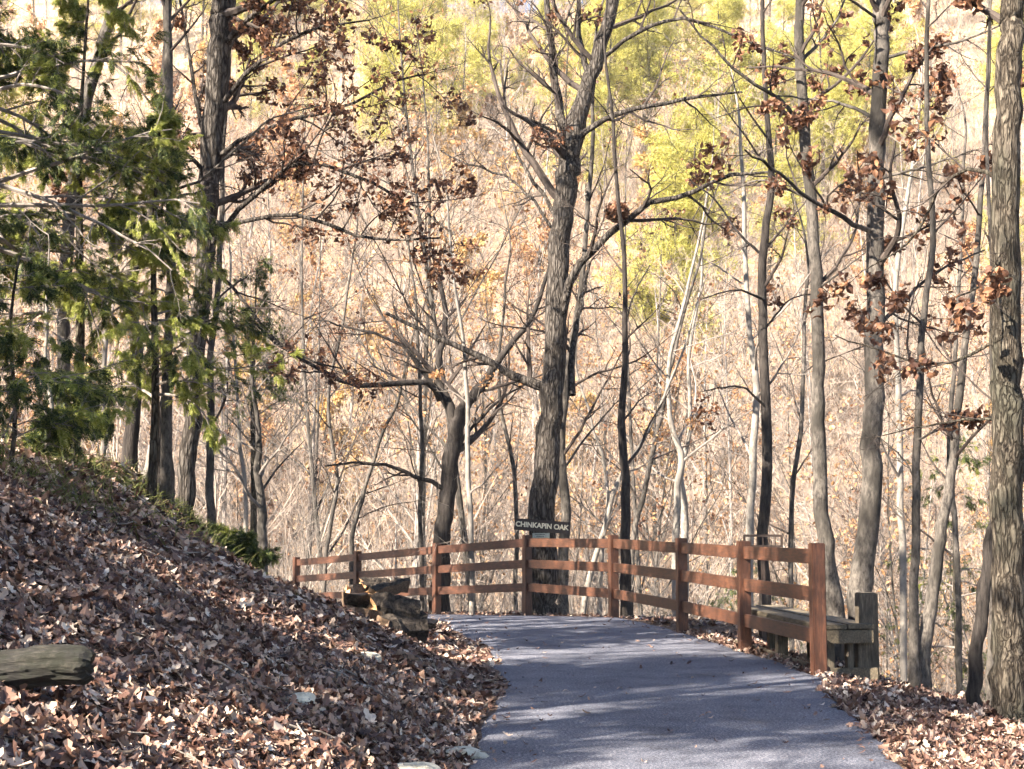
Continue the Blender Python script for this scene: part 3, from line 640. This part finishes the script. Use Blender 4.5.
# ------------------------------------------------------------------ tree kinds for the hill, the ravine and the bank out of view
def tree_meshes(seed,h,r,bark,twig,nl=14,leaf=None,leafp=0,sub=(6,5,4),start=.35,lsize=.12,rm=.012,spread=.3):
    k=12; t=np.linspace(0,1,k); ph=rng.random(2)*6
    P=np.stack([.03*h*np.sin(t*3+ph[0])*t,.03*h*np.sin(t*4+ph[1])*t,t*h-.3],-1); Rd=r*(1-t*.85)
    a=Acc(); tubes(a,P[None],Rd[None],7,lump=.02)
    P1,R1=grow(P[None],Rd[None],nl,start,1,46,spread,.5,7,.09,.16,.5,rmin=rm)
    tubes(a,P1,R1,4)
    P2,R2=grow(P1,R1,sub[0],.2,1,42,.42,.6,5,.12,.08,.4,rmin=rm*.7)
    P3,R3=grow(P2,R2,sub[1],.2,1,40,.5,.65,4,.14,.06,.4,rmin=rm*.5)
    tubes(a,P2,R2,3,m=1); tubes(a,P3,R3,3,m=1)
    if sub[2]:
        P4,R4=grow(P3,R3,sub[2],.2,1,40,.55,.7,3,.14,.04,.4,rmin=rm*.38); tubes(a,P4,R4,3,m=1)
    else: P4=P3
    if leaf:
        on=rng.random(len(P4))<leafp; p,d=pts_on(P4[on],3,.2); p=p+rng.normal(size=p.shape)*.12; scatter(a,TINY,p,rotmats(len(p)),lsize*rng.uniform(.6,1.4,len(p)),m=2)
    mats=[M[bark],M[twig]]+([M[leaf]] if leaf else [])
    o=a.build('bare_tree',mats,smooth=False); me=o.data; bpy.data.objects.remove(o); return me
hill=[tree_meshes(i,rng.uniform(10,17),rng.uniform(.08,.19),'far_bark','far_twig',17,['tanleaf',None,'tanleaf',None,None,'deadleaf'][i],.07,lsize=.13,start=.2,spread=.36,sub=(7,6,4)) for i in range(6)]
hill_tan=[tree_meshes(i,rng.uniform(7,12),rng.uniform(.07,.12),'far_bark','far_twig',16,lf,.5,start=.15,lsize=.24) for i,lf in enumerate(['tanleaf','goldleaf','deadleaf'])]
def pine_mesh(h,r):
    k=10; t=np.linspace(0,1,k); P=np.stack([.02*h*np.sin(t*3),0*t,t*h-.3],-1); Rd=r*(1-t*.8); a=Acc(); tubes(a,P[None],Rd[None],7)
    P1,R1=grow(P[None],Rd[None],30,.42,1,72,.22,.35,6,.1,.06,.55,rmin=.02); tubes(a,P1,R1,4)
    P2,R2=grow(P1,R1,7,.25,1,45,.42,.6,4,.12,.1,.3,rmin=.012); tubes(a,P2,R2,3)
    p,d=pts_on(P2,17,.3); p=p+rng.normal(size=p.shape)*.28; scatter(a,TUFT,p,dirmats(d+rng.normal(size=d.shape)*.5+[0,0,.2]),.26*rng.uniform(.6,1.3,len(p)),m=1)
    o=a.build('pine_tree',[M['bark_brown'],M['pine']]); me=o.data; bpy.data.objects.remove(o); return me
pines=[pine_mesh(17,.2),pine_mesh(20,.24),pine_mesh(14,.16)]
def put(me,name,x,y,label,cat,group,s=1.,z=None):
    o=bpy.data.objects.new(name,me); COL.objects.link(o); o.location=(x,y,hz(x,y) if z is None else z); o.rotation_euler=(rng.normal()*.05,rng.normal()*.05,rng.random()*6.28); o.scale=(s,s,s*rng.uniform(.9,1.1)); tag(o,label,cat,group); return o
mid=[tree_meshes(i,rng.uniform(13,19),rng.uniform(.07,.13),'bark_grey','twig',16,['deadleaf',None,'tanleaf',None][i],.10,lsize=.11,start=.22,spread=.33,sub=(7,6,3),rm=.009) for i in range(4)]
mp=[]
while len(mp)<36:
    y=31+34*rng.random(); x=(rng.random()-.5)*y*.8
    if -pdist(RE,np.array([x]),np.array([y]))[0]<1.5 or any((x-a)**2+(y-b)**2<9 for a,b in mp): continue
    mp.append((x,y)); put(mid[rng.integers(4)],'ravine_tree',x,y,'slender grey leafless tree rising from the ravine beyond the fence','tree','bare trees rising from the ravine',rng.uniform(.7,1.1))
cnt=0; pos=[]
tries=0
while cnt<270 and tries<20000:
    tries+=1; y=40+165*rng.random()**1.1; x=(rng.random()-.5)*y*.80
    if any((x-a)**2+(y-b)**2<(2.2+.012*y)**2 for a,b in pos): continue
    pos.append((x,y)); cnt+=1
    put(hill[rng.integers(6)],'bare_tree',x,y,'pale leafless tree among the bare woods of the far slope','tree','bare trees on the far hillside',rng.uniform(.75,1.15))
for i in range(84):
    y=56+100*rng.random(); x=(rng.random()-.5)*y*.78; k=rng.integers(3)
    put(hill_tan[k],'young_tree',x,y,['tan leaved young tree holding its leaves on the far slope','golden leaved young tree on the far slope','brown leaved young tree on the far slope'][k],'tree',['tan young trees on the slope','golden young trees on the slope','brown young trees on the slope'][k],rng.uniform(.6,1.05))
for i in range(120):
    # pine stands along the upper slope, thicker to the right
    c=[(.11,128,.07),(.24,135,.07),(-.04,140,.07),(-.16,160,.08),(.1,170,.1),(.3,165,.08),(-.28,168,.1),(.2,112,.06),(.0,185,.16),(.13,118,.05),(.27,125,.06),(-.05,170,.16)][i%12]
    y=c[1]+rng.normal()*16; x=(c[0]+rng.normal()*c[2]*1.1)*y
    put(pines[rng.integers(3)],'pine_tree',x,y,'yellow green pine standing above the bare woods on the upper slope','pine','pines on the upper hillside',rng.uniform(.7,1.05))

# brush nobody could count: thin stems in the ravine and over the hill
def brush(name,label,pts,hs,r,twig,n1=6,wig=.1,n2=3):
    n=len(pts); z=height(pts[:,0],pts[:,1]); k=6; P=np.empty((n,k,3)); P[:,0]=np.stack([pts[:,0],pts[:,1],z-.1],-1)
    d=nrm(np.stack([rng.normal(size=n)*.38,rng.normal(size=n)*.38,np.ones(n)],-1))
    for s in range(1,k): d=nrm(d+wig*rng.normal(size=d.shape)+[0,0,.05]); P[:,s]=P[:,s-1]+d*(hs/(k-1))[:,None]
    Rr=r[:,None]*np.linspace(1,.25,k)[None]; a=Acc(); tubes(a,P,Rr,4)
    P1,R1=grow(P,Rr,n1,.25,1,42,.4,.55,5,.14,.1,.4,rmin=.004); tubes(a,P1,R1,3)
    P2,R2=grow(P1,R1,n2,.2,1,40,.5,.6,4,.14,.06,.4,rmin=.003); tubes(a,P2,R2,3)
    return tag(a.build(name,M[twig]),label,None,None,'stuff')
n=2600; y=rng.uniform(27,50,n); x=(rng.random(n)-.5)*y*.9
m=(-pdist(RE,x,y)>.8); pts=np.stack([x,y],-1)[m]; brush('brush','grey twiggy brush filling the ravine beyond the fence',pts,rng.uniform(1.5,4.5,len(pts)),rng.uniform(.006,.016,len(pts)),'twig_pale',7,.13,4)
n=6500; y=rng.uniform(42,225,n); x=(rng.random(n)-.5)*y*.8; pts=np.stack([x,y],-1)
n2_=3600; y2=rng.uniform(46,125,n2_); x2=(rng.random(n2_)-.5)*y2*.8
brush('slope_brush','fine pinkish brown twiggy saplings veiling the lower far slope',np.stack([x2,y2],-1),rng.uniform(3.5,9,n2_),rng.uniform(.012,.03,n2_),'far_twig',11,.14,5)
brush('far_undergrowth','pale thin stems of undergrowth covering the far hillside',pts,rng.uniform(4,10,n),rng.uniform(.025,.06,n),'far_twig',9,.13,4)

# trees standing on the bank outside the left edge and behind the camera; they shade the path
near=[tree_meshes(i,rng.uniform(11,14),rng.uniform(.12,.17),'bark_grey','twig',18,'deadleaf' if i!=1 else None,.5,start=.2,lsize=.15,sub=(6,3,0),rm=.016,spread=.32) for i in range(3)]
SH=[(-6.2,6.5,0),(-10.5,5.0,0),(-5.4,1.0,2),(-9.0,9.8,1),(-7.4,4.0,0),(-9.8,12.8,0),(-7.9,14.9,2),(-11.6,9.4,2),(-12.2,19.5,0),(-7.8,-2.2,1),(-8.2,18.5,2),(-4.9,-5,1),(-10.5,17.5,1)]
for x,y,k in SH: put(near[k],'bank_tree',x,y,'bare branched woodland tree higher up the left bank','tree','trees up the left bank outside the frame',rng.uniform(.85,1.1))
PB=[(-8.5,6.2,.5),(-12.6,15.5,.6),(-9.2,22.5,.5),(-12.0,3.4,.6),(-7.8,3.6,.45),(-16,-2,.38),(-11.5,26,.5),(-10.4,24,.42)]
for x,y,q in PB: put(pines[2],'pine_tree',x,y,'small pine standing up the left bank outside the frame','pine','pines up the left bank outside the frame',q)
for x,y,h in ((-6.4,9.0,6.5),(-7.6,4.2,7.0),(-5.8,5.6,5.5)):
    cedar('cedar_tree','dense cedar up the bank outside the left frame edge',0,y,h,1.5,.12,44,.5,light=.3,group='cedars up the left bank outside the frame',X=x)

# ------------------------------------------------------------------ fallen leaves
def normals(x,y,e=.06):
    return nrm(np.stack([height(x-e,y)-height(x+e,y),height(x,y-e)-height(x,y+e),np.full(np.shape(x),2*e)],-1))
def litter(name,label,x,y,tpl,size,tilt=32,lift=.03,mat='litter'):
    nn=normals(x,y); z=height(x,y)+rng.random(len(x))*lift+.006; a=Acc(); scatter(a,tpl,np.stack([x,y,z],-1),rotmats(len(x),nn,tilt),size*np.where(rng.random(len(x))<.35,rng.uniform(.25,.6,len(x)),rng.uniform(.6,1.35,len(x))))
    return tag(a.build(name,M[mat]),label,None,None,'stuff')
def sample(n,x0,x1,y0,y1,f):
    x=rng.uniform(x0,x1,n); y=rng.uniform(y0,y1,n); m=f(x,y); return x[m],y[m]
fr=lambda x,y:(np.abs(x)<y*.375+.5)
x,y=sample(60000,-5,0,3.2,11,lambda x,y:fr(x,y)&(pdist(LE,x,y)>-.10+.3*fbm(x*1.3,y*1.3)))
litter('fallen_leaves','curled brown oak leaves carpeting the near left bank',x,y,OAK+[leaf_tpl([.02,.14,.08,.26,.13,.30,.14,.2,.01],.12,.08),leaf_tpl([.01,.1,.18,.25,.3,.26,.18,.1,.01],.15,-.1)],.083)
x,y=sample(80000,-9,0,11,30,lambda x,y:fr(x,y)&(pdist(LE,x,y)>-.12+.35*fbm(x*1.3,y*1.3)))
litter('fallen_leaves','brown fallen leaves covering the farther left bank',x,y,SIMPLE,.10)
x,y=sample(60000,1.8,7.5,6,19,lambda x,y:fr(x,y)&(-pdist(PATHR,x,y)>-.14+.3*fbm(x*1.7,y*1.7))&(x<y*.375+.6))
litter('fallen_leaves','sunlit tan fallen leaves on the right verge beside the path',x,y,OAK,.085)
x,y=sample(60000,-8,8,20,40,lambda x,y:fr(x,y)&(-pdist(PATHR,x,y)>.15)&(-pdist(RE,x,y)<6))
litter('fallen_leaves','fallen leaves on the ground falling away beyond the fence',x,y,SIMPLE,.11)
def onpath(x,y): return (pdist(LE,x,y)<0)&(-pdist(PATHR,x,y)<0)
x,y=sample(9000,-3,3.2,5,30,lambda x,y:onpath(x,y)&(rng.random(len(x))<.05+.9*np.exp(-np.minimum(-pdist(LE,x,y),pdist(PATHR,x,y))*4)))
a=Acc(); z=height(x,y)+.035; scatter(a,OAK,np.stack([x,y,z],-1),rotmats(len(x),np.array([[0,0,1.]]).repeat(len(x),0),20),.06*rng.uniform(.3,1.2,len(x)))
tag(a.build('strewn_leaves',M['litter']),'loose dry leaves strewn on the asphalt path',None,None,'stuff')
# grass tufts on the bank crest
gx,gy=[],[]
for px,Y,n,s in ((110,14.5,500,.5),(205,17.0,900,.5),(228,17.6,700,.35),(60,12.5,500,.6),(30,11.0,300,.4),(180,16.0,400,.4),(262,20.5,350,.4)):
    g=ground_col(px,Y); gx.append(g[0]+rng.normal(size=n)*s); gy.append(Y+rng.normal(size=n)*s*1.2)
gx=np.concatenate(gx); gy=np.concatenate(gy); n=len(gx); P=np.empty((n,4,3)); P[:,0]=np.stack([gx,gy,height(gx,gy)],-1); d=nrm(np.stack([rng.normal(size=n)*.5,rng.normal(size=n)*.5,np.ones(n)],-1))
for s in range(1,4): d=nrm(d+rng.normal(size=d.shape)*.15+[0,0,-.35]); P[:,s]=P[:,s-1]+d*.075
a=Acc(); tubes(a,P,np.tile([.004,.0035,.0025,.0008],(n,1)),3); tag(a.build('grass',M['grass']),'thin green grass tufts along the bank crest',None,None,'stuff')
# fallen twigs
n=260; x,y=sample(n,-6,0,4,20,lambda x,y:fr(x,y)&(pdist(LE,x,y)>.1)); n=len(x); P=np.empty((n,5,3)); P[:,0]=np.stack([x,y,height(x,y)+.04],-1); d=nrm(np.stack([rng.normal(size=n),rng.normal(size=n),rng.normal(size=n)*.15],-1))
for s in range(1,5): 
    d=nrm(d+rng.normal(size=d.shape)*.15); q=P[:,s-1]+d*.1; q[:,2]=height(q[:,0],q[:,1])+.03+.03*rng.random(n); P[:,s]=q
a=Acc(); tubes(a,P,np.tile(np.linspace(.007,.003,5),(n,1)),5); tag(a.build('fallen_twigs',M['twig_pale']),'thin fallen twigs among the leaves of the bank',None,None,'stuff')

# ------------------------------------------------------------------ logs and stones
def split_log(name,label,c,axis_,L,r,seed,kind='wedge',mats=('log_bark','cutwood','oldcut'),group=None,roll=0,cat='log'):
    rg=np.random.default_rng(seed)
    if kind=='wedge':
        a=np.linspace(-.75,.75,7); ring=np.array([[0,0]]+[[math.cos(q)*(1+.16*rg.normal()),math.sin(q)*(1+.16*rg.normal())] for q in a]); ring[:,0]-=.5
        bark=[False]+[True]*6+[False]
    else:
        a=np.arange(14)/14*2*math.pi; ring=np.array([[math.cos(q),math.sin(q)] for q in a])*(1+.06*rg.normal(size=(14,1))); bark=[True]*14
    n=len(ring); k=8; d=nrm(np.array(axis_,float)); u=nrm(np.cross([0,0,1],d)); w=np.cross(d,u)
    cr,sr=math.cos(roll),math.sin(roll); u,w=u*cr+w*sr,-u*sr+w*cr
    V=[]
    for i in range(k):
        t=i/(k-1)-.5; s=r*(1+.05*rg.normal()); o_=np.array(c)+d*L*t+u*rg.normal()*.006
        for p in ring: V.append(o_+(u*p[0]+w*p[1])*s*(1+.06*rg.normal())+d*rg.normal()*(.03 if i in(0,k-1) else .004))
    A=Acc(); V=np.array(V); qb=[];qc=[]
    for i in range(k-1):
        for j_ in range(n):
            q=(i*n+j_,i*n+(j_+1)%n,(i+1)*n+(j_+1)%n,(i+1)*n+j_); (qb if bark[j_] else qc).append(q)
    A.add(V,qb,m=0)
    if qc: A.add(V,qc,m=2)
    for e in (0,k-1):
        E=V[e*n:(e+1)*n]; cc=E.mean(0)+ (d*.004 if e else -d*.004); VV=np.vstack([E,cc]); A.add(VV,None,[(j_,(j_+1)%n,n) for j_ in range(n)],m=1)
    o=A.build(name,[M[mats[0]],M[mats[1]],M[mats[2]]],origin=np.array(c)); return tag(o,label,cat,group)
def pile(px,py,Y): return at(px,py,Y)
sunax=(.93,.30,-.12)
PC=ground_col(379,16.4); PA=nrm(np.array([.86,.50,0])); PN=np.array([PA[1],-PA[0],0])
# along the pile, across it (towards the camera), row, length, radius, kind, roll, fresh cut, label
LOGS=[(.10,.30,0,.50,.150,'round',0,0,'thick dark bark log lowest at the front of the pile'),
 (.16,.02,0,.52,.135,'wedge',5.0,0,'split log underneath the middle of the pile'),
 (.12,-.26,0,.5,.13,'wedge',.4,0,'dark log at the back foot of the pile'),
 (.08,.17,1,.50,.140,'round',0,1,'round log with the broadest pale cut face in the pile'),
 (.20,-.11,1,.50,.125,'wedge',3.4,0,'grey splintered log on the back shoulder of the pile'),
 (.10,.04,2,.46,.125,'wedge',1.3,1,'split log with a bright yellow cut end on top of the pile'),
 (.02,-.12,2.3,.34,.085,'wedge',2.6,1,'short pale wedge at the very top of the pile'),
 (-.30,.22,0,.44,.12,'wedge',1.0,0,'dark split log at the left front foot of the pile'),
 (-.34,-.02,0,.46,.115,'round',0,0,'slim dark round log on the left side of the pile'),
 (-.27,.10,1,.40,.11,'wedge',4.0,0,'dark split log lying over the left side of the pile'),
 (-.36,-.24,0,.42,.10,'wedge',2.2,1,'reddish split log at the left back of the pile'),
 (-.62,.02,0,.50,.09,'wedge',2.5,0,'loose grey split piece fallen left of the pile'),
 (.30,.34,.6,.42,.085,'wedge',4.4,0,'thin split slab slipped down the right front of the pile'),
 (-.20,-.10,1.7,.34,.075,'wedge',.6,1,'small pale splinter of wood on the upper left of the pile')]
for i,(u,v_,row,L,r,kd,ro,fresh,lab) in enumerate(LOGS):
    c=PC+PA*u+PN*v_; g=hz(c[0],c[1]); c[2]=g+.03+r*.8+row*.235+(.06 if u<-.15 else 0)
    a_=PA+np.array([rng.normal()*.22,rng.normal()*.25,rng.normal()*.14-(.12 if u<-.2 else .0)])
    split_log('firewood_log',lab,c,a_,L,r*1.24,40+i,kd,('log_bark','cutwood' if fresh else 'oldcut','oldcut'),'firewood pile by the path',ro)
# mossy log at the left edge
c=at(30,672,5.75); k=70; ns=44; th=np.arange(ns)/ns*2*math.pi; tt=np.linspace(0,1,k)
TH,TT=np.meshgrid(th,tt); nx_=np.cos(TH)*1.6+7; ny_=np.sin(TH)*1.6+3
rad=.088*(1+.30*fbm(nx_*2.2+TT*3,ny_*2.2+TT*1.5)+.34*fbm(np.cos(TH)*6+20+TT*1.2,np.sin(TH)*6+9+TT*2)+.12*fbm(TH*9,TT*34))
rad*=np.where(TT>.965,1-(TT-.965)*9,1)*(1-.1*TT)
cx=c[0]-.62+.87*TT+.05*fbm(TH*2,TT*0+4)*(TT>.9); V=np.stack([cx,c[1]-.05*TT+rad*np.cos(TH)*1.05,c[2]+.025*TT+.012*np.sin(TT*9)+rad*np.sin(TH)*.95],-1)
j_,i_=np.meshgrid(np.arange(k-1),np.arange(ns),indexing='ij'); a=Acc(); a.add(V,np.stack([j_*ns+i_,j_*ns+(i_+1)%ns,(j_+1)*ns+(i_+1)%ns,(j_+1)*ns+i_],-1))
E=V[-1]; a.add(np.vstack([E,E.mean(0)-[.05,0,0]]),None,[(q,(q+1)%ns,ns) for q in range(ns)],m=0)
tag(a.build('mossy_log',[M['moss'],M['oldcut']],smooth=False,origin=c),'mossy rotting log lying in leaves at the left edge','log')
def rock(label,px,Y,s,seed,name='stone',sink=.3,x=None):
    import bmesh
    b=bmesh.new(); bmesh.ops.create_icosphere(b,subdivisions=3,radius=1); rg=np.random.default_rng(seed); o3=rg.random(3)*20
    from mathutils import noise as mn
    for v in b.verts:
        k=1+.35*mn.noise(v.co*1.1+Vector(o3))+.12*mn.noise(v.co*3.1+Vector(o3)); v.co=Vector((v.co.x*s[0],v.co.y*s[1],v.co.z*s[2]))*k
    me=bpy.data.meshes.new(name); b.to_mesh(me); b.free(); me.materials.append(M['rock'])
    o=bpy.data.objects.new(name,me); COL.objects.link(o); g=ground_col(px,Y); o.location=(g[0],g[1],g[2]+s[2]*(1-2*sink)); o.rotation_euler=(0,0,rg.random()*3); tag(o,label,'stone'); return o
rock('pale flat topped stone lowest on the leaves beside the path',419,8.15,(.17,.15,.065),3)
rock('sunlit angular stone at the path edge by the near bend',466,8.9,(.10,.16,.05),5)
rock('low pale stone half buried in the leaves of the bank foot',368,10.6,(.13,.10,.05),8)
rock('small rounded stone at the lower left among the leaves',302,8.4,(.10,.08,.05),12)
rock('green grey mossy stone near the bank crest right end',262,18.6,(.12,.1,.06),15)

# ------------------------------------------------------------------ air
v,q=box_v((0,95,48),(520,380,156)); hz_=Acc().add(v,q).build('haze',M['floor']); tag(hz_,'thin pale winter haze in the valley air',None,None,'stuff')
hm=bpy.data.materials.new('valley_air'); hm.use_nodes=True; hn=hm.node_tree; hn.nodes.remove(hn.nodes['Principled BSDF']); pv=hn.nodes.new('ShaderNodeVolumePrincipled'); pv.inputs['Color'].default_value=(.95,.93,.9,1); pv.inputs['Density'].default_value=.0003; pv.inputs['Anisotropy'].default_value=.2
hn.links.new(pv.outputs[0],hn.nodes['Material Output'].inputs['Volume']); hz_.data.materials[0]=hm
# ------------------------------------------------------------------ light, sky, camera
w=bpy.data.worlds.new('World'); scene.world=w; w.use_nodes=True; nt=w.node_tree
sky=nt.nodes.new('ShaderNodeTexSky'); sky.sky_type='NISHITA'; sky.sun_disc=False
SD=Vector((-.80,-.60,0)).normalized(); EL=R(33)
az=math.atan2(SD.x,SD.y)
sky.sun_elevation=EL; sky.sun_rotation=az; sky.air_density=1.0; sky.dust_density=.6; sky.ozone_density=3
bg=nt.nodes['Background']; nt.links.new(sky.outputs[0],bg.inputs[0]); bg.inputs[1].default_value=.05
sl=bpy.data.lights.new('sun','SUN'); sl.energy=5; sl.angle=R(.53); sl.color=(1,.89,.74)
so=bpy.data.objects.new('sun',sl); COL.objects.link(so)
to=Vector((SD.x*math.cos(EL),SD.y*math.cos(EL),math.sin(EL))); so.rotation_euler=to.to_track_quat('Z','Y').to_euler(); so.location=to*60
cam=bpy.data.cameras.new('camera'); cam.lens=F/1024*36; cam.sensor_width=36; cam.clip_end=3000; cam.clip_start=.05
co=bpy.data.objects.new('camera',cam); COL.objects.link(co); co.location=(0,0,CAMZ); co.rotation_euler=(R(90)+PITCH,0,0); scene.camera=co
scene.view_settings.view_transform='Standard'; scene.view_settings.look='None'; scene.view_settings.exposure=2.75; scene.view_settings.gamma=1
scene.render.engine='CYCLES'; cy=scene.cycles; cy.max_bounces=4; cy.diffuse_bounces=2; cy.glossy_bounces=2; cy.transmission_bounces=3; cy.transparent_max_bounces=4
cy.use_denoising=True; cy.sample_clamp_indirect=6; cy.use_adaptive_sampling=True; cy.adaptive_threshold=.04
